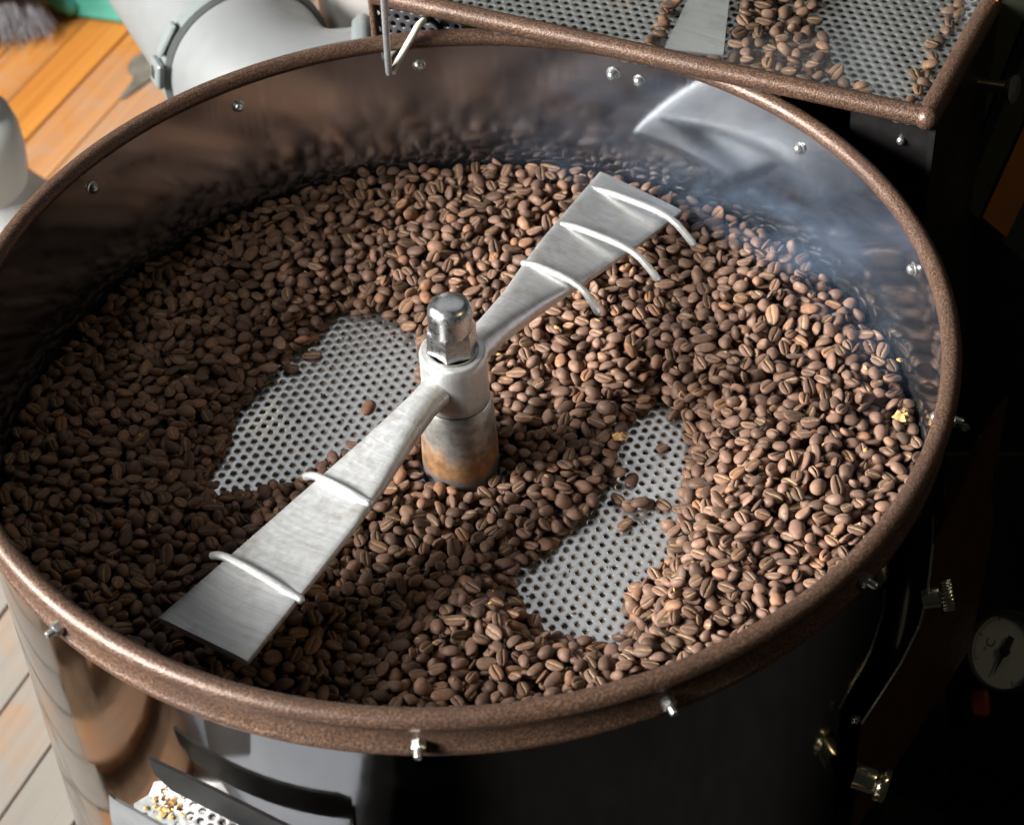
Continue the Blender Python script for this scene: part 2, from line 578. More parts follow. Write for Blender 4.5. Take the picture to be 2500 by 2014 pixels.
def perforated(cx, cy, z, inside, ang, pitch, rh, thick, mat, name, parent, M4=None):
    """sheet of hexagonal cells, each with a real dimpled hole"""
    R1 = pitch / math.sqrt(3)
    ca, sa = math.cos(ang), math.sin(ang)
    vs, fs = [], []
    hexv = [(R1 * math.cos(rad(30 + 60 * i)), R1 * math.sin(rad(30 + 60 * i))) for i in range(6)]
    key = {}
    def hv(x, y):
        k = (round(x * 20000), round(y * 20000))
        if k not in key:
            key[k] = len(vs); vs.append((x, y, 0))
        return key[k]
    n = 12
    span = int(.3 / pitch)
    for j in range(-span, span + 1):
        for i in range(-span, span + 1):
            x = (i + .5 * j) * pitch; y = j * pitch * math.sqrt(3) / 2
            X, Y = cx + ca * x - sa * y, cy + sa * x + ca * y
            if not inside(X, Y): continue
            H = [hv(x + a, y + b) for a, b in hexv]
            base = len(vs)
            for (rr, zz) in ((rh * 1.32, 0), (rh, -.0003), (rh, -thick)):
                for q in range(n):
                    a = rad(30) + 2 * math.pi * q / n
                    vs.append((x + rr * math.cos(a), y + rr * math.sin(a), zz))
            for q in range(6):
                a, b, c2 = base + 2 * q, base + 2 * q + 1, base + (2 * q + 2) % n
                fs.append((H[q], H[(q + 1) % 6], c2, b)); fs.append((H[q], b, a))
            for r_ in range(2):
                for q in range(n):
                    q2 = (q + 1) % n
                    o0 = base + r_ * n
                    fs.append((o0 + q, o0 + q2, o0 + n + q2, o0 + n + q))
    if M4 is None:
        vs = [(cx + ca * x - sa * y, cy + sa * x + ca * y, z + zz) for x, y, zz in vs]
    else:
        vs = [tuple(M4 @ Vector((ca * x - sa * y + cx, sa * x + ca * y + cy, zz))) for x, y, zz in vs]
    return mk(name, vs, fs, mat, parent, True, 40)


perforated(0, 0, ZT, lambda x, y: .012 < math.hypot(x, y) < RW - .0036, rad(5.0), .00606, .00150, .0012, M['perf'], "perforated_floor", tray)

# bolts through the rim, hexagonal nuts outside and domed ends inside
def hexnut(mb, Mx, r, h):
    mb.lathe([(r * .9, 0), (r, r * .08), (r, h * .85), (r * .85, h)], 6, Mx, cap0=True, cap1=True)

for a in (-138, -96.2, -71.2, -45, -18.8, 7.2, 34.6, 60.6, 91.6, 117.5, 142):
    ca, sa = math.cos(rad(a)), math.sin(rad(a))
    zb = -.0145
    mb = MB()
    hexnut(mb, frame((ca * (TR + .0004), sa * (TR + .0004), zb), (ca, sa, 0), (0, 0, 1)), .0033, .0042)
    mb.lathe([(.0019, 0), (.0019, .0072), (.0014, .0080)], 10, frame((ca * (TR + .0004), sa * (TR + .0004), zb), (ca, sa, 0)), cap1=True)
    mb.build("bolt", M['bolt'], tray)
    mb = MB()
    Mx = frame((ca * (RW + .0005), sa * (RW + .0005), zb), (-ca, -sa, 0))
    mb.lathe([(.0037, 0), (.0037, .0008), (.0030, .0011), (.0028, .0026), (.0020, .0036), (.0008, .0041)], 14, Mx, cap1=True)
    mb.build("bolt_end", M['bolt'], tray)
for a in (64.4,):
    ca, sa = math.cos(rad(a)), math.sin(rad(a))
    mb = MB()
    mb.lathe([(.0042, 0), (.0042, .0008), (.0032, .0012), (.0028, .0036), (.0018, .0050), (.0008, .0054)], 14, frame((ca * (RW + .0005), sa * (RW + .0005), -.0135), (-ca, -sa, 0)), cap1=True)
    mb.build("bolt_end", M['bolt'], tray)

# discharge gate: raised door plate bent round the drum, hood flap, chute with perforated bottom
def cyl_pt(a, z, r): return Vector((r * math.cos(rad(a)), r * math.sin(rad(a)), z))

# hood flap: flat dark sheet standing off the drum
ra = rad(-118.5)
rad_v = Vector((math.cos(ra), math.sin(ra), 0)); tan_v = Vector((-math.sin(ra), math.cos(ra), 0))
def ray(x, y): return (-_B * 4473.0 + _R * (x - 1077.5) - _U * (y - 868)).normalized()
def on_plane(x, y, P, n):
    d = ray(x, y); return CAM_LOC + d * ((P - CAM_LOC).dot(n) / d.dot(n))
Pp = cyl_pt(-118.5, -.075, TR + .022)
Pp = cyl_pt(-118.5, -.075, TR + .007)
A1 = on_plane(310, 1596, Pp, rad_v); A2 = on_plane(705, 1790, Pp, rad_v)
hood = [A1, A1 + (A2 - A1) * .33 + Vector((0, 0, .0006)), A1 + (A2 - A1) * .93, A2 + Vector((0, 0, -.003)), A2 + Vector((0, 0, -.018)), A1 + Vector((0, 0, -.0165)) + (A2 - A1) * .10, A1 + Vector((0, 0, -.010)) + (A2 - A1) * .02]
MB().plate(hood, rad_v * -.0018).build("gate_hood", M['satin_black'], tray, smooth=False)
for tt in (1.0,):
    P0 = A1 + (A2 - A1) * tt + Vector((0, 0, -.009))
    MB().tube([P0 - rad_v * .001, P0 - rad_v * .016], .0014, 10).build("hood_bracket", M['satin_black'], tray)
# chute below the flap
cn = (rad_v * .30 + Vector((0, 0, 1))).normalized()
Cp = cyl_pt(-126, -.118, TR + .015)
cpl = lambda x, y, o=0.0: on_plane(x, y, Cp + cn * o, cn)
MB().plate([cpl(352, 1648), cpl(420, 1690), cpl(600, 1800), cpl(330, 1850), cpl(285, 1760), cpl(282, 1690)], cn * -.0014).build("chute_bottom", M['chute'], tray, smooth=False)
Ps = Cp + rad_v * .022
MB().plate([on_plane(x, y, Ps, rad_v) for x, y in ((229, 1672), (240, 1682), (300, 1716), (380, 1760), (380, 1850), (262, 1850), (232, 1715))], rad_v * -.0014).build("chute_side", M['chute'], tray, smooth=False)
q0 = cpl(470, 1745, .0035)
Mc = frame(q0, cn, tan_v)
perforated(0, 0, 0, lambda x, y: abs(x) < .022 and abs(y) < .017, 0, .0058, .0017, .001, M['chute'], "chute_screen", tray, Mc)

# plate and knurled thumb screws at the side of the drum
def knob(mb, P, ax, r, L, r2, L2):
    Mx = frame(P, ax)
    mb.lathe([(r2, -.002), (r2, L2 * .8), (r2 * .9, L2)], 16, Mx, cap0=True)
    vs, fs = [], []
    n = 56
    for z_, s_ in ((L2, .86), (L2 + .0008, 1), (L2 + L - .0008, 1), (L2 + L, .86)):
        for k in range(n):
            rr = r * s_ * (1.0 if k % 2 else .925)
            a = 2 * math.pi * k / n
            vs.append((rr * math.cos(a), rr * math.sin(a), z_))
    for q in range(3):
        for k in range(n):
            k2 = (k + 1) % n
            fs.append((q * n + k, q * n + k2, q * n + n + k2, q * n + n + k))
    fs.append(tuple(reversed(range(n)))); fs.append(tuple(3 * n + k for k in range(n)))
    mb.add(vs, fs, Mx)

edge = [(1963, 1085, .2362, 12), (1962, 1150, .245, 0), (1950, 1255, .245, 0), (1932, 1320, .243, 0), (1895, 1395, .241, 0), (1850, 1465, .240, 0), (1812, 1522, .239, 0), (1803, 1600, .2385, 0), (1792, 1760, .238, 0)]
def cyl_hit(x, y, r, yy=None):
    d = -_B * 4473.0 + _R * (x - 1077.5) - _U * (y - 868)
    a = d.x ** 2 + d.y ** 2; b = 2 * (CAM_LOC.x * d.x + CAM_LOC.y * d.y); c = CAM_LOC.x ** 2 + CAM_LOC.y ** 2 - r * r
    D = b * b - 4 * a * c
    tt = (-b - math.sqrt(max(D, 0))) / (2 * a)
    return CAM_LOC + d * tt
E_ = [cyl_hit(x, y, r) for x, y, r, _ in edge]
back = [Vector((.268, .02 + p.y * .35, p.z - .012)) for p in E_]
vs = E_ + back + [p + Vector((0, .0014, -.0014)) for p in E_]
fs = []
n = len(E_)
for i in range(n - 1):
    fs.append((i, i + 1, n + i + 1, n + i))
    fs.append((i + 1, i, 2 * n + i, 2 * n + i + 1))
mk("duct_plate", vs, fs, M['reflection_plate'], tray, True, 30)
# bright edge of the plate
MB().tube([p + Vector((0, -.0004, .0004)) for p in E_[:7]], .0007, 8).build("plate_edge", M['bolt'], tray)
K1 = on_plane(1950, 1258, E_[2] + Vector((.004, 0, 0)), Vector((0, 1, 0)))
mb = MB(); knob(mb, K1, (.95, -.12, .22), .0072, .0060, .0052, .0065); mb.build("thumb_screw", M['brass'], tray, sharp=50)
K2 = on_plane(1808, 1632, E_[7] + Vector((.004, 0, 0)), Vector((0, 1, 0)))
mb = MB(); knob(mb, K2, (.86, -.42, -.10), .0086, .0062, .0068, .0085); mb.build("thumb_screw", M['brass'], tray, sharp=50)
K3 = on_plane(1803, 1512, E_[6] + Vector((0, -.004, 0)), Vector((0, 1, 0)))
mb = MB(); mb.lathe([(.0020, 0), (.0020, .003), (.0012, .0042)], 12, frame(K3, (-.5, -.6, .6)), cap1=True); mb.build("rivet", M['brass'], tray)

# ------------------------------------------------------------------ the agitator
agi = empty("agitator", (0, 0, ZT))
tag(agi, "two-armed cast aluminium stirring agitator on a rust-stained shaft in the round tray", "agitator")
MB().lathe([(.0196, ZT - .006), (.0196, -.098), (.0192, -.080), (.0184, -.0585), (.0176, -.0515), (.0165, -.0495)], 56).build("shaft_sleeve", M['sleeve'], agi)
MB().lathe([(.0158, -.0498), (.0164, -.0490), (.0166, -.0440), (.0163, -.0240), (.0163, -.0192), (.0156, -.0182), (.0150, -.0180), (.0110, -.0181)], 56).build("collar", M['alu'], agi, sharp=40)
MB().lathe([(.0128, -.0183), (.0128, -.0172), (.0120, -.0170)], 40).build("washer", M['sleeve'], agi)
nut = MB()
nut.lathe([(.0118, -.0172), (.0124, -.0165), (.0124, -.0045), (.0116, -.0028)], 6, Matrix.Rotation(rad(14), 4, 'Z'), cap1=True)
nut.lathe([(.0108, -.0040), (.0108, .0060), (.0104, .0088), (.0092, .0109), (.0070, .0122), (.0035, .0127), (.0006, .0128)], 40, cap1=True)
nut.build("acorn_nut", M['chrome'], agi, sharp=32)


def arm(az, stations, tilt, name):
    """lofted arm: round rod at the hub that flattens into a broad blade"""
    u = Vector((math.cos(rad(az)), math.sin(rad(az)), 0)); w = Vector((-u.y, u.x, 0))
    n = 24
    vs, fs = [], []
    for (r, z, hw, th, tl) in stations:
        tw = rad(tilt * tl)
        e1 = w * math.cos(tw) + Vector((0, 0, math.sin(tw))); e2 = -w * math.sin(tw) + Vector((0, 0, math.cos(tw)))
        for k in range(n):
            a = 2 * math.pi * k / n
            p = 2.0 / (2.0 + 3.5 * tl)
            ca, sa = math.cos(a), math.sin(a)
            x = math.copysign(abs(ca) ** p, ca) * hw; y = math.copysign(abs(sa) ** (p), sa) * th
            vs.append(u * r + Vector((0, 0, z)) + e1 * x + e2 * y)
    m = len(stations)
    for i in range(m - 1):
        for k in range(n):
            k2 = (k + 1) % n
            fs.append((i * n + k, i * n + k2, (i + 1) * n + k2, (i + 1) * n + k))
    fs.append(tuple(reversed(range(n)))); fs.append(tuple((m - 1) * n + k for k in range(n)))
    o = mk(name, vs, fs, M['alu'], agi, True, 40)
    return o, u, w


def tine(parent_arm, pts, r):
    mb = MB().tube(pts, r, 10, round_ends=True)
    o = mb.build("tine", M['alu'])
    o.parent = parent_arm
    return o


def smooth_pts(P, n=10):
    P = [Vector(p) for p in P]
    if len(P) == 2: return P
    out = []
    for i in range(n + 1):
        s_ = i / n * (len(P) - 1); k = min(int(s_), len(P) - 2); tt = s_ - k
        p0 = P[max(k - 1, 0)]; p1 = P[k]; p2 = P[k + 1]; p3 = P[min(k + 2, len(P) - 1)]
        out.append(.5 * ((2 * p1) + (-p0 + p2) * tt + (2 * p0 - 5 * p1 + 4 * p2 - p3) * tt ** 2 + (-p0 + 3 * p1 - 3 * p2 + p3) * tt ** 3))
    return out


S1 = [(.010, -.034, .0082, .0082, 0), (.024, -.0355, .0078, .0078, .0), (.038, -.038, .0088, .0070, .2), (.055, -.041, .0115, .0052, .55), (.075, -.044, .0155, .0036, .8),
      (.100, -.047, .0195, .0028, 1), (.140, -.0505, .0238, .0024, 1), (.184, -.054, .0285, .0022, 1)]
arm1, u1, w1 = arm(-131.0, S1, 9, "arm")
# tines: cross bars that stand proud of the blade and hook down past its leading edge
def cross_tine(a, u, w, r, z, back, front, drop, rr):
    # w points to the left of the arm direction (counter-clockwise)
    P = [u * r + w * back + Vector((0, 0, z + .0035)), u * r + w * (back * .2) + Vector((0, 0, z + .0045)), u * (r - .001) + w * (front * .62) + Vector((0, 0, z + .0015)), u * (r - .003) + w * front + Vector((0, 0, z - drop))]
    return tine(a, smooth_pts(P, 12), rr)
cross_tine(arm1, -0 * u1 + u1, w1 * -1, .086, -.0445, -.016, .026, .006, .0020)
cross_tine(arm1, u1, w1 * -1, .145, -.0500, -.025, .033, .007, .0020)
S2 = [(.010, -.033, .0082, .0082, 0), (.024, -.0345, .0080, .0080, .0), (.045, -.038, .0090, .0074, .15), (.070, -.0425, .0112, .0058, .45), (.095, -.047, .0150, .0040, .8),
      (.122, -.052, .0185, .0030, 1), (.160, -.060, .0225, .0024, 1), (.203, -.068, .0262, .0022, 1)]
arm2, u2, w2 = arm(57.0, S2, 11, "arm")
cross_tine(arm2, u2, w2 * -1, .096, -.0462, -.014, .030, .010, .0020)
cross_tine(arm2, u2, w2 * -1, .142, -.0550, -.016, .042, .010, .0020)
cross_tine(arm2, u2, w2 * -1, .186, -.0640, -.022, .042, .010, .0020)

# ------------------------------------------------------------------ coffee beans
def bean_mesh(L, Wd, dome, flat, seed, hi=True):
    r = random.Random(seed)
    if hi:
        ys = [-1, -.78, -.48, -.24, -.09, 0, .09, .24, .48, .78]
        na = 8; sta = [-.97, -.86, -.66, -.38, -.06, .28, .58, .81, .955]
    else:
        ys = [-1, -.3, .3]; na = 3; sta = [-.8, 0, .8]
    bendy = r.uniform(-.10, .10); curl = r.uniform(.06, .16) * r.choice((-1, 1)); asym = r.uniform(-.12, .12)
    vs, cre, fs = [], [], []
    m = len(ys) + na
    for u in sta:
        q = (1 - abs(u) ** 2.25) ** .5 * (1 + asym * u)
        for y in ys:                        # flat side, with crease
            s_ = curl * math.sin(u * 2.6)
            yy = y
            if hi and abs(y) < .95: yy = y + s_ * (1 - abs(y))
            fl_ = flat * (1 - y * y) ** .5 * q
            g = 0
            if hi:
                k = abs(y)
                fade = max(0, 1 - abs(u) ** 6)
                g = {0: .85, .09: .42, .24: -.12}.get(round(k, 2), 0) * flat * fade
                cr = {0: 1.0, .09: .75, .24: .12}.get(round(k, 2), 0) * (.35 + .65 * fade)
            else: cr = 0
            vs.append((u * L, yy * Wd * q + bendy * Wd * (u * u), -fl_ + g)); cre.append(cr)
        for j in range(na):
            a = math.pi * (j) / na
            y = math.cos(a); zt = math.sin(a)
            vs.append((u * L, y * Wd * q + bendy * Wd * (u * u), zt * dome * q ** .9)); cre.append(0)
    S = len(sta)
    for i in range(S - 1):
        for k in range(m):
            k2 = (k + 1) % m
            fs.append((i * m + k, (i + 1) * m + k, (i + 1) * m + k2, i * m + k2))
    e0 = len(vs); vs.append((-L, bendy * Wd, .1 * dome)); cre.append(.3)
    e1 = len(vs); vs.append((L, bendy * Wd, .1 * dome)); cre.append(.3)
    for k in range(m):
        k2 = (k + 1) % m
        fs.append((e0, k, k2)); fs.append((e1, (S - 1) * m + k2, (S - 1) * m + k))
    v = np.array(vs)
    if hi:      # every roasted bean swells a little unevenly
        p1, p2, p3 = (r.uniform(0, 6.28) for _ in range(3))
        lump = 1 + .045 * np.sin(v[:, 0] / L * 3.1 + p1) + .05 * np.sin(v[:, 1] / Wd * 2.7 + v[:, 0] / L * 1.9 + p2) + .035 * np.sin(v[:, 2] / dome * 3.3 + v[:, 0] / L * 2.3 + p3)
        v = v * lump[:, None]
    zc = (v[:, 2].max() + v[:, 2].min()) / 2
    v[:, 2] -= zc
    return v, fs, np.array(cre)


VAR = []
NV = 16
for i in range(NV):
    L = random.uniform(.0045, .0057); Wd = random.uniform(.0034, .0042); dm = random.uniform(.0028, .0036); ft = random.uniform(.0009, .0013)
    if i % 5 == 4: dm *= .66; ft *= .7      # flat, underdeveloped beans
    if i >= NV - 2: L, Wd, dm, ft = .0045, .0034, .0033, .0026      # rounder pea-berry
    L, Wd, dm, ft = (q * .88 for q in (L, Wd, dm, ft))
    VAR.append((bean_mesh(L, Wd, dm, ft, i), bean_mesh(L, Wd, dm, ft, i, False), (L, Wd, (dm + ft) / 2)))

GS = .0006
def templates(n):
    T = []
    for i in range(n):
        k = random.randrange(NV)
        s_ = random.uniform(.82, 1.16)
        q = random.random()
        th = random.uniform(0, 28) if q < .6 else random.uniform(25, 60) if q < .88 else random.uniform(60, 100)
        flip = random.random() < .52
        ax = random.uniform(0, 2 * math.pi)
        Rm = Matrix.Rotation(random.uniform(0, 2 * math.pi), 3, 'Z')
        Rm = Matrix.Rotation(rad(th), 3, Vector((math.cos(ax), math.sin(ax), 0))) @ Rm
        if flip: Rm = Rm @ Matrix.Rotation(math.pi, 3, 'X')
        A, B, C = (d * s_ for d in VAR[k][2])
        Rn = np.array(Rm)
        Q = Rn @ np.diag([1 / A ** 2, 1 / B ** 2, 1 / C ** 2]) @ Rn.T
        h = int(math.ceil(A / GS)) + 1
        g = np.arange(-h, h + 1) * GS
        X, Y = np.meshgrid(g, g, indexing='ij')
        b = Q[0, 2] * X + Q[1, 2] * Y
        c = Q[0, 0] * X * X + 2 * Q[0, 1] * X * Y + Q[1, 1] * Y * Y - 1
        D = b * b - Q[2, 2] * c
        ok = D > 0
        sq = np.sqrt(np.where(ok, D, 0))
        lo = np.where(ok, (-b - sq) / Q[2, 2], 1e3); up = np.where(ok, (-b + sq) / Q[2, 2], -1e3)
        crease_up = (Rm @ Vector((0, 0, -1))).z
        T.append((k, s_, Rm, h, lo, up, crease_up))
    return T


TPL = templates(320)
TPL_FLAT = [t_ for t_ in TPL if abs(t_[6]) > .9]


def in_poly(x, y, P):
    c_ = False; j = len(P) - 1
    for i in range(len(P)):
        if (P[i][1] > y) != (P[j][1] > y) and x < (P[j][0] - P[i][0]) * (y - P[i][1]) / (P[j][1] - P[i][1]) + P[i][0]: c_ = not c_
        j = i
    return c_


def polar(L): return [(r * math.cos(rad(a)), r * math.sin(rad(a))) for r, a in L]


BARE1 = polar([(.140, 114), (.128, 128), (.126, 140), (.1265, 155), (.123, 166), (.128, 178), (.120, -176), (.085, -178), (.062, 165), (.048, 120), (.090, 100), (.118, 104)])
BARE2 = polar([(.112, 20), (.117, 6), (.114, -6), (.112, -18), (.115, -28), (.121, -38), (.118, -50), (.1355, -58), (.138, -64), (.118, -73), (.088, -77), (.076, -70), (.069, -50), (.072, -33), (.080, -12), (.079, 2), (.094, 16)])


def sdist(pts, P):
    """signed distance to polygon, negative inside (numpy)"""
    P = np.array(P); x = pts
    d = np.full(len(x), 1e9); ins = np.zeros(len(x), bool)
    for i in range(len(P)):
        a, b = P[i - 1], P[i]
        ab = b - a
        tt = np.clip(((x - a) @ ab) / (ab @ ab), 0, 1)
        d = np.minimum(d, np.linalg.norm(x - a - tt[:, None] * ab, axis=1))
        cond = (a[1] > x[:, 1]) != (b[1] > x[:, 1])
        xi = (b[0] - a[0]) * (x[:, 1] - a[1]) / (b[1] - a[1] + 1e-12) + a[0]
        ins ^= cond & (x[:, 0] < xi)
    return np.where(ins, -d, d)


NG = int(.476 / GS)
gx = (np.arange(NG) - NG / 2) * GS
GX, GY = np.meshgrid(gx, gx, indexing='ij')
P2 = np.stack([GX.ravel(), GY.ravel()], 1)
RR = np.hypot(P2[:, 0], P2[:, 1]); AZ = np.degrees(np.arctan2(P2[:, 1], P2[:, 0]))
sd = np.minimum(sdist(P2, BARE1), sdist(P2, BARE2))
thick = np.where(RR > .12, .019, .011 + .008 * np.clip((RR - .06) / .06, 0, 1))
# mound east and north-east of the bare metal, thinner round the shaft
mound = np.exp(-(((P2[:, 0] - .165) / .06) ** 2 + ((P2[:, 1] - .03) / .12) ** 2))
thick = thick + .006 * mound + .0025 * np.sin(P2[:, 0] * 61 + 1) * np.sin(P2[:, 1] * 47)
ramp_ = np.clip(sd / .022, 0, 1)
target = np.where(sd < .001, 0, .0055 + (thick - .0055) * ramp_)
target = np.where(RR > RW - .001, 0, target)
target = target.reshape(NG, NG)
hm = np.zeros((NG, NG))
hm[(RR > RW - .0004).reshape(NG, NG)] = 1.0
hm[(RR < .0200).reshape(NG, NG)] = 1.0
beans = []      # (variant, scale, rotation, position, crease_up)


def try_bean(x, y, tp):
    i, j = int(round(x / GS + NG / 2)), int(round(y / GS + NG / 2))
    h = tp[3]
    if i - h < 0 or j - h < 0 or i + h + 1 > NG or j + h + 1 > NG: return None
    sub = hm[i - h:i + h + 1, j - h:j + h + 1]
    z = float((sub - tp[4]).max())
    return z, i, j


def place(z, i, j, tp):
    h = tp[3]
    sub = hm[i - h:i + h + 1, j - h:j + h + 1]
    np.maximum(sub, z - .0006 + tp[5], out=sub)
    beans.append((tp[0], tp[1], tp[2], (gx[i], gx[j], ZT + z - .0006), tp[6]))


# single beans lying on the bare metal first
LONE = [(1330, 1003), (1300, 1046), (1326, 1064), (1362, 1058), (1396, 1060), (1316, 1100), (1350, 1063), (774, 850), (655, 742), (612, 772), (1262, 1010), (1408, 1102), (1395, 938)]
lone_n = 0
for (x, y) in LONE:
    p = unproj(x, y, ZT + .003)
    tp = random.choice(TPL_FLAT)
    r_ = try_bean(p.x, p.y, tp)
    if r_ and r_[0] < .02:
        place(*r_, tp); lone_n += 1
N_LONE = len(beans)

open_ij = np.argwhere(target > .003)
fail = 0
it = 0
while fail < 1800 and it < 60000:
    it += 1
    best = None
    for _ in range(9):
        i, j = open_ij[rng.integers(len(open_ij))]
        if hm[i, j] > target[i, j] - .0015: continue
        tp = TPL[rng.integers(len(TPL))]
        r_ = try_bean(gx[i], gx[j], tp)
        if r_ is None: continue
        if r_[0] > target[i, j] + .0012: continue
        sc_ = r_[0] + .0012 * (1 - abs(tp[6]))
        if best is None or sc_ < best[0]: best = (sc_, r_, tp)
    if best is None:
        fail += 1
        if fail % 300 == 0:
            open_ij = np.argwhere((target > .003) & (hm < target - .0015))
            if len(open_ij) == 0: break
        continue
    place(*best[1], best[2])
print("beans", len(beans), "iterations", it)
N_MAIN = len(beans)

# beans in the square tray behind
Z2 = 0.0075
T2A = Vector((-.0250, .2600)); T2B = Vector((.2507, .1133))
du = (T2B - T2A).normalized(); dn = Vector((-du.y, du.x))
L2 = (T2B - T2A).length
hm2_beans = []


def t2(s_, q_): return T2A + du * s_ + dn * q_


def t2_density(s_, q_):
    # s along the front tube, q back from it
    if s_ > L2 - .008: return 0
    if .206 < s_ < .262 and .022 + (s_ - .21) * .1 < q_ < .085: return 0.02
    if s_ < .150: return 0.0 if s_ > .06 else .0
    if .150 <= s_ <= .212: return 1.0
    return .5
hm[:] = 0
BL2 = [tuple(unproj(x, y, .0128)[:2]) for x, y in ((1397, 104), (1522, 116), (1536, -10), (1548, -120), (1490, -120), (1452, -10))]
ctr2 = t2(.17, .06)
fail = 0
tries = 0
while tries < 9000:
    tries += 1
    s_ = random.uniform(.03, L2 - .010); q_ = random.uniform(.006, .12)
    d_ = 1.0 if s_ < .240 + .012 * math.sin(q_ * 60) - .1 * max(0, q_ - .06) and q_ > .006 else 0.0
    if s_ > .213 and q_ < .013: d_ = .5
    if s_ > L2 - .017: d_ = .9
    if abs((q_ - .008) - (.285 - s_) * .55) < .0045 and .235 < s_ < .285: d_ = .9
    if s_ < .152: d_ = .6 if q_ > .055 and s_ < .13 else 0
    if random.random() > d_: continue
    w2 = t2(s_, q_)
    if min(sdist(np.array([[w2.x, w2.y]]), BL2)) < .0055: continue
    tp = random.choice(TPL_FLAT)
    p = t2(s_, q_) - ctr2
    r_ = try_bean(p.x, p.y, tp)
    if r_ is None or r_[0] > (.0066 if s_ < .25 else .0030): continue
    z, i, j = r_
    h = tp[3]
    sub = hm[i - h:i + h + 1, j - h:j + h + 1]
    np.maximum(sub, z + tp[5], out=sub)
    beans.append((tp[0], tp[1], tp[2], (gx[i] + ctr2.x, gx[j] + ctr2.y, Z2 + z), tp[6]))
print("all beans", len(beans))

# how much of each bean the camera sees
vid = np.full((824, 1024), -1, int); zbuf = np.full((824, 1024), 1e9)
f_px = 4473.0 * 1024 / 2155
Rn, Un, Bn, Cn = (np.array(v) for v in (_R, _U, _B, CAM_LOC))
px, py, pz, pid = [], [], [], []
for bi, (k, s_, Rm, pos, cu) in enumerate(beans):
    v = VAR[k][0][0][::1] * s_ @ np.array(Rm).T + np.array(pos)
    d = v - Cn
    dep = -(d @ Bn)
    px.append(512 + f_px * (d @ Rn) / dep); py.append(412 - f_px * (d @ Un) / dep); pz.append(dep); pid.append(np.full(len(v), bi))
px, py, pz, pid = map(np.concatenate, (px, py, pz, pid))
ix, iy = (px / 2).astype(int), (py / 2).astype(int)
ok = (ix >= 0) & (ix < 512) & (iy >= 0) & (iy < 412)
order = np.argsort(-pz[ok])
buf = np.full(512 * 412, -1)
buf[(iy[ok] * 512 + ix[ok])[order]] = pid[ok][order]
seen = np.bincount(buf[buf >= 0], minlength=len(beans))
seen_any = seen > 0
main_rank = sorted(range(N_MAIN), key=lambda b: -seen[b])
# beans under the arms or behind the rim are not among the largest; keep 240 of the round tray and 60 of the square one
single = set(range(N_LONE)) | set(main_rank[:240 - N_LONE])
single2 = set(sorted(range(N_MAIN, len(beans)), key=lambda b: -seen[b])[:60])

shared = []
for k in range(NV):
    v, fs, cr = VAR[k][0]
    me = bpy.data.meshes.new("coffee_bean")
    me.from_pydata([tuple(p) for p in v], [], fs)
    me.polygons.foreach_set("use_smooth", [True] * len(me.polygons))
    a = me.attributes.new("crease", 'FLOAT', 'POINT'); a.data.foreach_set("value", cr.astype(np.float32))
    me.materials.append(M['bean1']); me.update()
    shared.append(me)


def where(bi, pos):
    if bi >= N_MAIN: return "sq"
    if bi < N_LONE: return "bare"
    r = math.hypot(pos[0], pos[1])
    if r < .085: return "hub"
    if r > RW - .020: return "wall"
    q = np.array([[pos[0], pos[1]]])
    if min(sdist(q, BARE1)[0], sdist(q, BARE2)[0]) < .016: return "edge"
    return "heap"


PLACE = dict(sq=("under the square tray's glass", "beans in the square glass-covered tray"),
             bare=("alone on bare perforated metal", "lone beans on the bare perforated metal"),
             hub=("piled near the agitator shaft", "beans piled around the agitator shaft"),
             wall=("against the round tray's steel wall", "beans against the round tray's steel wall"),
             edge=("bordering the bare perforated metal", "beans bordering the bare perforated metal"),
             heap=("deep in the round tray's heap", "beans in the round tray's heap"))
for bi in sorted(single | single2):
    k, s_, Rm, pos, cu = beans[bi]
    o = bpy.data.objects.new("coffee_bean", shared[k])
    COL.objects.link(o)
    o.matrix_world = Matrix.Translation(pos) @ Rm.to_4x4() @ Matrix.Scale(s_, 4)
    w_, g_ = PLACE[where(bi, pos)]
    tn = random.random()
    o["tone"] = tn
    shade = "dark brown" if tn < .22 else "mid brown" if tn < .62 else "light brown" if tn < .88 else "orange-brown"
    size = "small " if s_ < .91 else "large " if s_ > 1.06 else ""
    face = "crease side up" if cu > .45 else "rounded back up" if cu < -.45 else "tipped on edge"
    if k >= NV - 2: face = "nearly round"
    elif k % 5 == 4: face = "flat, " + face
    tag(o, "%s%s roasted bean, %s, %s" % (size, shade, face, w_), "coffee bean", g_)


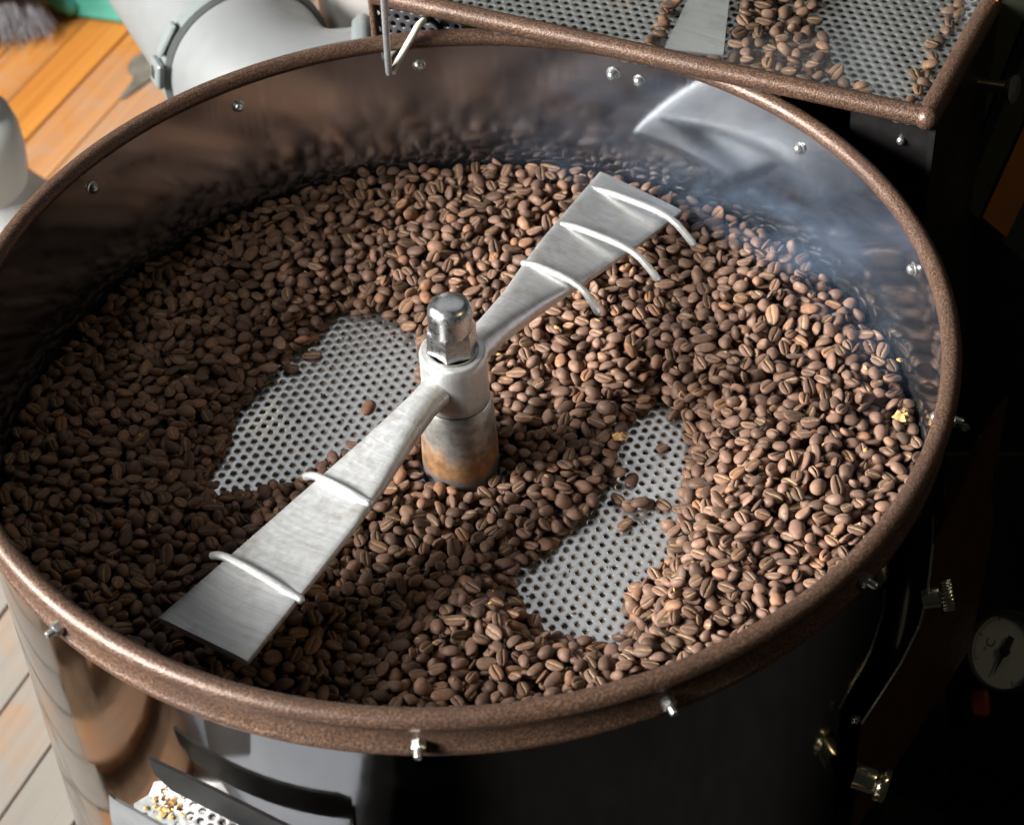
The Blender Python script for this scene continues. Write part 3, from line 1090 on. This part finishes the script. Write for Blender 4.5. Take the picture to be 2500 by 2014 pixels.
def bean_mass(name, ids, label):
    V, Fq, Ft, CR, TN = [], [], [], [], []
    b0 = 0
    loops, starts, totals = [], [], []
    pos_l = 0
    for bi in ids:
        k, s_, Rm, pos, cu = beans[bi]
        v, fs, cr = VAR[k][0 if seen_any[bi] else 1]
        V.append(v * s_ @ np.array(Rm).T + np.array(pos))
        CR.append(cr); TN.append(np.full(len(v), rng.random()))
        key = (k, bool(seen_any[bi]))
        if key not in _fc:
            _fc[key] = (np.concatenate([np.array(f) for f in fs]), np.array([len(f) for f in fs]))
        lp, tt = _fc[key]
        loops.append(lp + b0); totals.append(tt)
        b0 += len(v)
    V = np.concatenate(V); loops = np.concatenate(loops); totals = np.concatenate(totals)
    me = bpy.data.meshes.new(name)
    me.vertices.add(len(V)); me.vertices.foreach_set("co", V.astype(np.float32).ravel())
    me.loops.add(len(loops)); me.loops.foreach_set("vertex_index", loops.astype(np.int32))
    me.polygons.add(len(totals))
    me.polygons.foreach_set("loop_start", np.concatenate([[0], np.cumsum(totals)[:-1]]).astype(np.int32))
    me.polygons.foreach_set("use_smooth", np.ones(len(totals), bool))
    me.update(calc_edges=True)
    for nm, dat in (("crease", CR), ("tone", TN)):
        a = me.attributes.new(nm, 'FLOAT', 'POINT'); a.data.foreach_set("value", np.concatenate(dat).astype(np.float32))
    me.materials.append(M['bean2'])
    o = bpy.data.objects.new(name, me); COL.objects.link(o)
    tag(o, label, "coffee beans", kind="stuff")
    return o


_fc = {}
bean_mass("coffee_beans", [b for b in range(N_MAIN) if b not in single], "mass of roasted coffee beans heaped in the round cooling tray")
rest2 = [b for b in range(N_MAIN, len(beans)) if b not in single2]
if rest2: bean_mass("coffee_beans", rest2, "mass of roasted beans on the square tray's perforated floor")

# chaff flakes
def flake(P, r, seed, label):
    rr = random.Random(seed)
    n = 14
    vs = [Vector((0, 0, r * .35))]
    for ring, (q, hh) in enumerate(((.5, .45), (1.0, .1))):
        for k in range(n):
            a = 2 * math.pi * k / n
            m_ = q * r * rr.uniform(.75, 1.15)
            vs.append(Vector((m_ * math.cos(a), m_ * math.sin(a) * .75, hh * r * rr.uniform(.2, 1.6))))
    fs = [(0, 1 + k, 1 + (k + 1) % n) for k in range(n)]
    fs += [(1 + k, 1 + n + k, 1 + n + (k + 1) % n, 1 + (k + 1) % n) for k in range(n)]
    o = mk("chaff_flake", [v + Vector(P) for v in vs], fs, M['chaff'], None, False)
    so = o.modifiers.new("thickness", 'SOLIDIFY'); so.thickness = .0004
    tag(o, label, "chaff")


def scatter(name, n, pick, size, mat, label, cat, seed):
    rr = random.Random(seed); mb = MB()
    for i in range(n):
        x, y, z = pick(rr)
        r_ = rr.uniform(*size); e = rr.uniform(.35, .8); a0 = rr.uniform(0, 6.28)
        tl = Matrix.Rotation(rr.uniform(-.7, .7), 3, 'X') @ Matrix.Rotation(a0, 3, 'Z')
        P = Vector((x, y, z))
        ring = [P + tl @ Vector((r_ * math.cos(q) * rr.uniform(.7, 1.2), r_ * e * math.sin(q) * rr.uniform(.7, 1.2), rr.uniform(-.15, .2) * r_)) for q in np.linspace(0, 2 * math.pi, 8)[:-1]]
        mb.add(ring + [P + Vector((0, 0, r_ * .45)), P - Vector((0, 0, r_ * .2))], [(k, (k + 1) % 7, 7) for k in range(7)] + [((k + 1) % 7, k, 8) for k in range(7)])
    tag(mb.build(name, mat, smooth=False), label, cat, kind="stuff")


vis_main = [b for b in range(N_MAIN) if seen[b] > 14]
def on_bean(rr):
    p = beans[rr.choice(vis_main)][3]
    return p[0] + rr.uniform(-.002, .002), p[1] + rr.uniform(-.002, .002), p[2] + .0021
def on_plate(rr):
    while True:
        x, y = rr.uniform(-.14, .13), rr.uniform(-.13, .13)
        if min(sdist(np.array([[x, y]]), BARE1)[0], sdist(np.array([[x, y]]), BARE2)[0]) < .004: return x, y, ZT + .0004
scatter("chaff_flecks", 90, on_bean, (.0006, .0019), M['chaff'], "golden chaff flecks strewn over the beans in the round tray", "chaff", 3)
scatter("bean_fragments", 70, on_plate, (.0004, .0013), M['bean2'], "dark bean crumbs on the round tray's bare perforated metal", "bean crumbs", 4)


def top_at(x, y):
    best = ZT
    for (k, s_, Rm, pos, cu) in beans[:N_MAIN]:
        if abs(pos[0] - x) < .004 and abs(pos[1] - y) < .004: best = max(best, pos[2] + .0028)
    return best
for i, (x, y, r, lb) in enumerate(((1897, 880, .0052, "large golden chaff flake on the heap by the steel wall"), (1305, 885, .0045, "golden chaff flake between shaft and heap"), (1893, 768, .0020, "tiny golden chaff flake at the edge of the heap"))):
    p = unproj(x, y, -.081); p.z = top_at(p.x, p.y) - .0004
    if i == 2: p.z = top_at(p.x - .002, p.y) - .0004
    flake(p, r, 40 + i, lb)
cf = MB()
for i in range(34):
    q = cpl(random.gauss(352, 26), random.gauss(1712, 16), .0004)
    r_ = random.uniform(.0006, .0020)
    pts_ = [q + Vector((r_ * math.cos(t_) * random.uniform(.6, 1.2), r_ * math.sin(t_) * random.uniform(.6, 1.2), random.uniform(.0002, .0008))) for t_ in np.linspace(0, 2 * math.pi, 7)[:-1]]
    cf.add(pts_ + [q + Vector((0, 0, .0010))], [(k, (k + 1) % 6, 6) for k in range(6)])
tag(cf.build("chaff_crumbs", M['chaff'], smooth=False), "golden chaff crumbs caught in the gate chute", "chaff", kind="stuff")

# ------------------------------------------------------------------ square tray behind, with glass top
sq = empty("square_tray", (T2A.x, T2A.y, 0))
tag(sq, "square bronze-framed bean tray with glass top overlapping the round tray's rim", "tray")
ZTb = .0135
def t3(s_, q_, z_): p = t2(s_, q_); return Vector((p.x, p.y, z_))
MB().tube([t3(-.004, 0, ZTb), t3(L2 * .5, 0, ZTb), t3(L2 + .001, 0, ZTb)], .0055, 20).build("frame_tube", M['bronze'], sq)
MB().tube([t3(L2 + .0005, -.002, ZTb), t3(L2 + .004, .10, ZTb), t3(L2 + .007, .20, ZTb)], .0062, 20).build("frame_tube", M['bronze'], sq)
MB().lathe([(.0064 * math.cos(a), .0064 * math.sin(a)) for a in np.linspace(-1.55, 1.55, 13)], 24, Matrix.Translation(t3(L2 + .0006, -.0006, ZTb))).build("frame_corner", M['bronze'], sq)
MB().tube([t3(-.0052, -.0005, .06), t3(-.0052, -.0005, -.10)], .0024, 14).build("corner_post", M['bronze'], sq)
MB().plate([t3(.0, .004, Z2 - .0022), t3(L2, .004, Z2 - .0022), t3(L2 + .006, .20, Z2 - .0022), t3(.0, .20, Z2 - .0022)], (0, 0, -.0012)).build("drip_plate", M['dust'], sq, smooth=False)
c2 = t2(L2 / 2, .08)
def in2(x, y):
    p = Vector((x, y)) - T2A
    s_, q_ = p.dot(du), p.dot(dn)
    return 0.0 < s_ < L2 + .002 and .001 < q_ < .165
perforated(c2.x, c2.y, Z2 - .0004, in2, rad(-24), .0060, .0016, .001, M['perf'], "perforated_floor", sq)
MB().plate([t3(.002, .002, ZTb + .0020), t3(L2 - .001, .002, ZTb + .0020), t3(L2 + .005, .19, ZTb + .0020), t3(.002, .19, ZTb + .0020)], (0, 0, .0012)).build("glass_pane", M['glass'], sq, smooth=False)
# dark perforated front panel below the tube, left of the round tray
Mp = frame(t3(.022, .0015, -.020), (-dn.x, -dn.y, 0), (du.x, du.y, 0))
perforated(0, 0, 0, lambda x, y: abs(x) < .026 and abs(y) < .030, rad(3), .0062, .0017, .0014, M['perf_dark'], "front_panel", sq, Mp)
MB().plate([t3(-.004, .005, .006), t3(.044, .005, .006), t3(.044, .005, -.05), t3(-.004, .005, -.05)], (dn.x * .002, dn.y * .002, 0)).build("panel_backing", M['black'], sq, smooth=False)
# black skirt at the far end
MB().plate([t3(L2 - .040, .002, .008), t3(L2 + .003, .002, .008), t3(L2 + .003, .002, -.30), t3(L2 - .040, .002, -.30)], (dn.x * .01, dn.y * .01, 0)).build("skirt", M['black'], sq, smooth=False)
MB().plate([t3(.05, .032, .004), t3(L2 - .001, .032, .004), t3(L2 - .001, .032, -.40), t3(.05, .032, -.40)], (dn.x * .01, dn.y * .01, 0)).build("skirt", M['black'], sq, smooth=False)
MB().plate([t3(L2 + .003, -.002, .010), t3(L2 + .010, .20, .010), t3(L2 + .010, .20, -.30), t3(L2 + .003, -.002, -.30)], (du.x * .003, du.y * .003, 0)).build("skirt", M['black'], sq, smooth=False)
pb = unproj(1905, 266, -.004)
MB().lathe([(.0022, 0), (.0022, .0015), (.0012, .0026)], 12, frame(t3(L2 - .012, .002, -.006), (-dn.x, -dn.y, 0)), cap1=True).build("skirt_bolt", M['bolt'], sq)
# stirring blade under the glass
st_ = empty("stirring_blade", (t2(.2, .09).x, t2(.2, .09).y, Z2))
tag(st_, "pale flat stirring blade under the square tray's glass", "blade")
Q = [unproj(1397, 104, .0128), unproj(1522, 116, .0128), unproj(1536, -10, .0142), unproj(1452, -10, .0142)]
Q = [Vector((q.x, q.y, q.z)) for q in Q]
ext = [Q[2] + (Q[2] - Q[1]) * .8, Q[3] + (Q[3] - Q[0]) * .8]
MB().plate([Q[0], Q[1], Q[2], ext[0], ext[1], Q[3]], (0, 0, -.0018)).build("blade", M['alu'], st_, smooth=False)
ps = unproj(1592, -6, Z2)
MB().lathe([(.006, 0), (.006, .006), (.004, .0068)], 24, Matrix.Translation((ps.x, ps.y, Z2 - .0005)), cap1=True).build("shaft_end", M['alu'], st_)

# ------------------------------------------------------------------ hooked rod on the rim
hk = empty("hooked_rod", (-.023, .222, -.012))
tag(hk, "grey bent rod with cream sleeve hooked over the round tray's rim", "hook")
MB().tube(smooth_pts([(-.0205, .203, .16), (-.0218, .2125, .06), (-.0232, .2215, -.006), (-.0228, .2228, -.0105), (-.0208, .2230, -.0125)], 24), .0019, 14, round_ends=True).build("rod", M['hook_steel'], hk)
MB().tube(smooth_pts([(-.0210, .2232, -.0118), (-.0165, .2255, -.005), (-.0085, .2290, .0068), (-.0050, .2325, .0104), (-.0020, .2370, .0104)], 24), .0019, 14, round_ends=True).build("sleeve", M['hook_sleeve'], hk)
MB().tube(smooth_pts([(-.0020, .2370, .0104), (.0020, .2412, .0078), (.0060, .2440, .0000), (.0066, .2450, -.014)], 14), .0017, 12, round_ends=True).build("hook_end", M['satin_black'], hk)

# ------------------------------------------------------------------ white duct behind
dc = empty("white_duct", (-.12, .442, -.15))
tag(dc, "white enamelled duct with clamp band and flared bell behind the round tray", "duct")
DU = Vector((.376, -.926, 0)).normalized(); DV = Vector((.926, .376, 0))
DA = Vector((-.1235, .444, -.15))
def dM(): return frame(DA, DU, DV)
MB().lathe([(.0555, -.50), (.0555, -.004)], 72, dM()).build("pipe", M['white_paint'], dc)
bd = MB().lathe([(.0555, -.006), (.0592, -.0055), (.0592, .0045), (.0575, .0052), (.0555, .006)], 72, dM()).build("clamp_band", M['band'], dc, sharp=30)
elb = smooth_pts([DA + DU * .002, DA + DU * .03, Vector((-.096, .390, -.149)), Vector((-.070, .371, -.146)), Vector((-.034, .366, -.143)), Vector((.004, .366, -.142))], 30)
MB().tube(elb, .0548, 64).build("elbow", M['white_paint'], dc, sharp=60)
MB().lathe([(.053, -.007), (.0595, -.006), (.0625, -.002), (.0625, .003), (.0595, .007), (.053, .008)], 64, frame((-.040, .3662, -.1435), (1, 0, .03))).build("flange", M['band'], dc, sharp=60)
# toggle latch on the band
for (th, w0, w1, h0, h1) in ((170, -.009, .007, .0036, .0085), (146, -.004, .004, .004, .0075)):
    c_, s_ = math.cos(rad(th)), math.sin(rad(th))
    nrm_ = DV * c_ + DU.cross(DV) * s_
    Lx = frame(DA + nrm_ * .0555, nrm_, DU)
    ob = MB().box((w0, -.009 if th == 170 else -.012, h0), (w1, .009 if th == 170 else .012, h1), .0012, Lx).build("latch", M['band'], None, sharp=30)
    ob.parent = bd; ob.location = Vector((0, 0, 0))
c_, s_ = math.cos(rad(170)), math.sin(rad(170))
nrm_ = DV * c_ + DU.cross(DV) * s_
ob = MB().box((-.006, -.005, .0070), (.0, .004, .0090), .0006, frame(DA + nrm_ * .0555, nrm_, DU)).build("latch_slot", M['satin_black'], None)
ob.parent = bd

# smooth steel column
cl = MB().lathe([(.058, ZF), (.058, .2)], 64, Matrix.Translation((-.016, .505, 0)), cap1=True).build("steel_column", M['column'])
tag(cl, "smooth pale upright steel column between the white duct and the square tray", "column")

# ------------------------------------------------------------------ things on the floor behind
JP = unproj(-78, 315, ZF + .22)
jg = empty("plastic_jug", (JP.x, JP.y, ZF))
tag(jg, "milky white plastic jug standing on the boards beside the round tray", "jug")
JM = Matrix.Translation((JP.x, JP.y, ZF))
MB().lathe([(.02, .0), (.108, .002), (.112, .012), (.112, .060), (.106, .085), (.092, .112), (.074, .140), (.060, .160), (.050, .176), (.046, .186)], 64, JM).build("body", M['jug'], jg, sharp=60)
MB().lathe([(.046, .184), (.0485, .195), (.0500, .215), (.0490, .235), (.0450, .250), (.0380, .256)], 56, JM).build("neck_ring", M['jug'], jg, sharp=60)
MB().lathe([(.0355, .254), (.0375, .262), (.0375, .290), (.034, .303), (.022, .310), (.004, .312)], 48, JM).build("cap", M['jug'], jg, sharp=40)

dp = empty("dustpan", (-.36, 1.22, ZF))
tag(dp, "green plastic dustpan lying on the orange boards beyond the duct", "dustpan")
g0 = [unproj(118, 27, ZF + .004), unproj(150, 33, ZF + .004), unproj(285, 52, ZF + .004), unproj(300, -40, ZF + .004), unproj(130, -60, ZF + .004)]
MB().plate(g0, (0, 0, .003)).build("pan", M['green'], dp, smooth=False)
MB().tube([g0[1] + Vector((0, 0, .010)), g0[0] + Vector((0, 0, .018)), g0[4] + Vector((0, 0, .03))], .009, 12, round_ends=True).build("rim_lip", M['green'], dp)
MB().plate([g0[1] + Vector((0, 0, .003)), g0[2] + Vector((0, 0, .003)), g0[2] + Vector((0, .012, .022)), g0[1] + Vector((0, .012, .022))], (0, .003, 0)).build("back_wall", M['green'], dp, smooth=False)

br = empty("hand_brush", (-.46, 1.26, ZF))
tag(br, "grey bristle hand brush beside the green dustpan on the boards", "brush")
mb = MB()
rb = random.Random(5)
bc = unproj(10, 22, ZF + .03)
for i in range(420):
    a = rb.uniform(0, 2 * math.pi); q = rb.uniform(0, 1) ** .5
    bx, by = bc.x + .055 * q * math.cos(a) - .02, bc.y + .030 * q * math.sin(a) + .006
    dx, dy = rb.uniform(-.012, .012) + .014 * math.cos(a), rb.uniform(-.02, .004)
    p0 = Vector((bx, by, ZF + .055)); p1 = Vector((bx + dx, by + dy - .012, ZF + rb.uniform(.004, .02)))
    s_ = Vector((.0008, 0, 0)); s2 = Vector((0, .0008, 0))
    mb.add([p0 - s_, p0 + s_, p0 + s2, p1 - s_ * .5, p1 + s_ * .5, p1 + s2 * .5], [(0, 1, 4, 3), (1, 2, 5, 4), (2, 0, 3, 5), (3, 4, 5)])
o = mb.build("bristles", M['bristle'], br, smooth=False); o["kind"] = "stuff"
MB().box((bc.x - .085, bc.y - .024, ZF + .052), (bc.x + .045, bc.y + .036, ZF + .070), .006).build("brush_back", M['satin_black'], br)

# ------------------------------------------------------------------ roaster body at the side
rb_ = empty("roaster_body", (.42, .1, ZF))
tag(rb_, "black roaster body standing beside the round tray", "roaster")
MB().box((.30, .235, ZF + .002), (.62, .60, .18), .006).build("housing", M['black'], rb_, sharp=30)
gp = lambda x, y, yy: (lambda d: CAM_LOC + d * ((yy - CAM_LOC.y) / d.y))(ray(x, y))
yP = .205
sp_ = [gp(2003, 412, yP), gp(2200, 590, yP), gp(2260, -60, yP), gp(2112, -40, yP), gp(2045, 190, yP)]
MB().plate(sp_, (0, .003, 0)).build("side_plate", M['olive'], rb_, smooth=False)
MB().tube([sp_[0] + Vector((-.0004, 0, 0)), sp_[4] + Vector((-.0004, 0, 0)), sp_[3] + Vector((-.0004, 0, 0))], .0011, 8).build("plate_trim", M['orange_strip'], rb_)
so_ = [gp(2068, 458, yP - .002), gp(2118, 500, yP - .002), gp(2200, 330, yP - .002), gp(2200, 170, yP - .002)]
MB().plate(so_, (0, .0015, 0)).build("orange_label", M['orange_strip'], rb_, smooth=False)
MB().plate([gp(2020, 408, yP - .0016), gp(2036, 408, yP - .0016), gp(2180, 60, yP - .0016), gp(2160, 40, yP - .0016)], (0, .001, 0)).build("plate_seam", M['black'], rb_, smooth=False)
pB = gp(2026, 432, yP)
MB().lathe([(.0026, 0), (.0024, .0018), (.0012, .003)], 12, frame(pB, (0, -1, 0)), cap1=True).build("plate_bolt", M['brass'], rb_)
# lever with tapered end and two brass bosses
l0, l1 = gp(2030, 172, .185), gp(2118, 186, .170)
MB().tube([l0, l0 + (l1 - l0) * .8, l1], [.0032, .0036, .0040], 16).build("lever", M['brass'], rb_)
MB().lathe([(.0042, 0), (.0075, .0032), (.0080, .0048), (.002, .0056)], 20, frame(l1, l1 - l0), cap1=True).build("lever_knob", M['bolt'], rb_)
p_ = gp(2002, 118, .19)
MB().lathe([(.0045, 0), (.0052, .002), (.0052, .008), (.0040, .0095)], 18, frame(p_, (.9, -.3, -.1)), cap0=True, cap1=True).build("boss", M['brass'], rb_)
p_ = gp(2034, 110, .19)
MB().lathe([(.003, 0), (.0034, .004), (.002, .005)], 16, frame(p_, (.2, -.9, .2)), cap0=True, cap1=True).build("boss", M['brass'], rb_)
p_ = gp(2030, 902, -.02)
MB().tube([p_ + Vector((-.02, .01, -.004)), p_], .0014, 8).build("stud", M['satin_black'], rb_)
MB().lathe([(.0024, 0), (.0026, .002), (.0016, .0036)], 12, frame(p_, (-.2, -.6, .7)), cap1=True).build("stud_cap", M['bolt'], rb_)

# gauge: white dial in a black ring, turned towards the tray
G = gp(2117, 1370, .0)
cd = (CAM_LOC - G).normalized()
gn = (cd * math.cos(rad(30)) - _R * math.sin(rad(30)) * 1.0 + _U * .10).normalized()
gx_ = (_R * math.cos(rad(-28)) + _U * math.sin(rad(-28)))
GM = frame(G, gn, gx_)
gg = empty("temperature_gauge", tuple(G - gn * .03))
tag(gg, "round white dial gauge with black needle on the dark roaster side", "gauge")
rg = .0215
MB().lathe([(rg * 1.02, -.026), (rg * 1.13, -.024), (rg * 1.13, .0010), (rg * 1.10, .0030), (rg * 1.03, .0034), (rg * 1.0, .0018), (rg * .99, -.0008)], 64, GM, cap0=True).build("bezel", M['bezel'], gg, sharp=30)
MB().lathe([(rg * 1.0, 0), (.0003, 0)], 64, GM, cap1=True).build("dial", M['dial'], gg, smooth=False)
tk = MB()
for i in range(61):
    a = rad(-45 + i * 270 / 60)
    ln = .14 if i % 10 == 0 else .07
    r0_, r1_ = rg * .95, rg * (.95 - ln)
    hw_ = rg * (.012 if i % 10 == 0 else .007)
    e = Vector((math.cos(a), math.sin(a), 0)); q = Vector((-e.y, e.x, 0))
    tk.add([tuple(e * r0_ + q * hw_ + Vector((0, 0, .0002))), tuple(e * r0_ - q * hw_ + Vector((0, 0, .0002))), tuple(e * r1_ - q * hw_ + Vector((0, 0, .0002))), tuple(e * r1_ + q * hw_ + Vector((0, 0, .0002)))], [(0, 1, 2, 3)], GM)
tk.build("scale_marks", M['ink'], gg, smooth=False)
nd_dir = (_R * -.50 - _U * .86); nd_dir = (nd_dir - gn * nd_dir.dot(gn)).normalized(); nd_q = gn.cross(nd_dir)
nz_ = gn * .0012
MB().plate([G + nz_ + nd_dir * rg * .74, G + nz_ + nd_q * rg * .055, G + nz_ - nd_dir * rg * .10 + nd_q * rg * .10, G + nz_ - nd_dir * rg * .42 + nd_q * rg * .09, G + nz_ - nd_dir * rg * .42 - nd_q * rg * .09, G + nz_ - nd_dir * rg * .10 - nd_q * rg * .10, G + nz_ - nd_q * rg * .055], gn * .0004).build("needle", M['ink'], gg, smooth=False)
MB().lathe([(rg * .15, .0010), (rg * .15, .0020), (rg * .05, .0024)], 20, GM, cap1=True).build("needle_hub", M['bezel'], gg)
try:
    cu = bpy.data.curves.new("unit_text", 'FONT'); cu.body = "\u00b0C"; cu.size = rg * .36; cu.align_x = 'CENTER'; cu.align_y = 'CENTER'
    to = bpy.data.objects.new("unit_text_tmp", cu); COL.objects.link(to)
    dg = bpy.context.evaluated_depsgraph_get()
    me = bpy.data.meshes.new_from_object(to.evaluated_get(dg))
    bpy.data.objects.remove(to)
    tm = frame(G + gn * .0003 - _R * rg * .42 + _U * rg * .16, gn, _R * .35 + _U * .94)
    me.transform(tm); me.materials.clear(); me.materials.append(M['ink'])
    o = bpy.data.objects.new("lettering", me); COL.objects.link(o); o.parent = gg; o.location = -gg.location
except Exception as e:
    print("text skipped", e)
# stem that carries the gauge on the roaster
MB().tube([G - gn * .024, G - gn * .045, Vector((.40, .12, -.42)), Vector((.42, .26, -.45))], .008, 12).build("stem", M['black'], gg)
MB().plate([gp(1990, 960, .10), gp(2300, 960, .10), gp(2300, 1900, .10), gp(1990, 1900, .10)], (0, .004, 0)).build("front_panel", M['black'], rb_, smooth=False)
pr_ = gp(2062, 1475, .095)
MB().box((-.006, -.009, -.012), (.006, .009, .008), .002, frame(pr_, (-.3, -.7, .6))).build("switch", M['red'], rb_)

# ------------------------------------------------------------------ smoke curling up from the hot beans along the wall
t = NT("bean_smoke")
t.t.nodes.remove(t.bsdf)
vp = t.n('ShaderNodeVolumePrincipled')
vp.inputs['Color'].default_value = (.50, .70, 1.0, 1)
vp.inputs['Anisotropy'].default_value = .1
v = t.coord('Object')
sp = t.n('ShaderNodeSeparateXYZ'); t.l(v, sp.inputs[0])
n1 = t.noise(1.0, 4, .62, t.coord('Object', (13, 13, 30)), 1.6)
dens = t.ramp(n1, [(.44, 0.0), (.74, 1.0)])
vd = t.n('ShaderNodeVectorMath'); vd.operation = 'DISTANCE'; vd.inputs[1].default_value = (.168, .135, -.055)
t.l(v, vd.inputs[0])
fall = t.ramp(vd.outputs['Value'], [(.02, 1.0), (.105, .45), (.165, 0.0)])
t.l(t.math('MULTIPLY', t.math('MULTIPLY', dens, fall), 16.0), vp.inputs['Density'])
t.l(vp.outputs[0], t.out.inputs['Volume'])
mb = MB()
mb.lathe([(RW - .030, -.078), (RW - .003, -.078), (RW - .003, -.004), (RW - .014, .0), (RW - .030, -.03), (RW - .030, -.078)], 24, None, rad(-22), rad(92), cap0=False)
# close both ends
n_ = 25
e0 = [k * n_ for k in range(5)]; e1 = [k * n_ + 24 for k in range(5)]
mb.f.append(tuple(e0)); mb.f.append(tuple(reversed(e1)))
sm = mb.build("smoke", t.m, smooth=False)
tag(sm, "thin bluish smoke drifting along the round tray's steel wall", "smoke", kind="stuff")
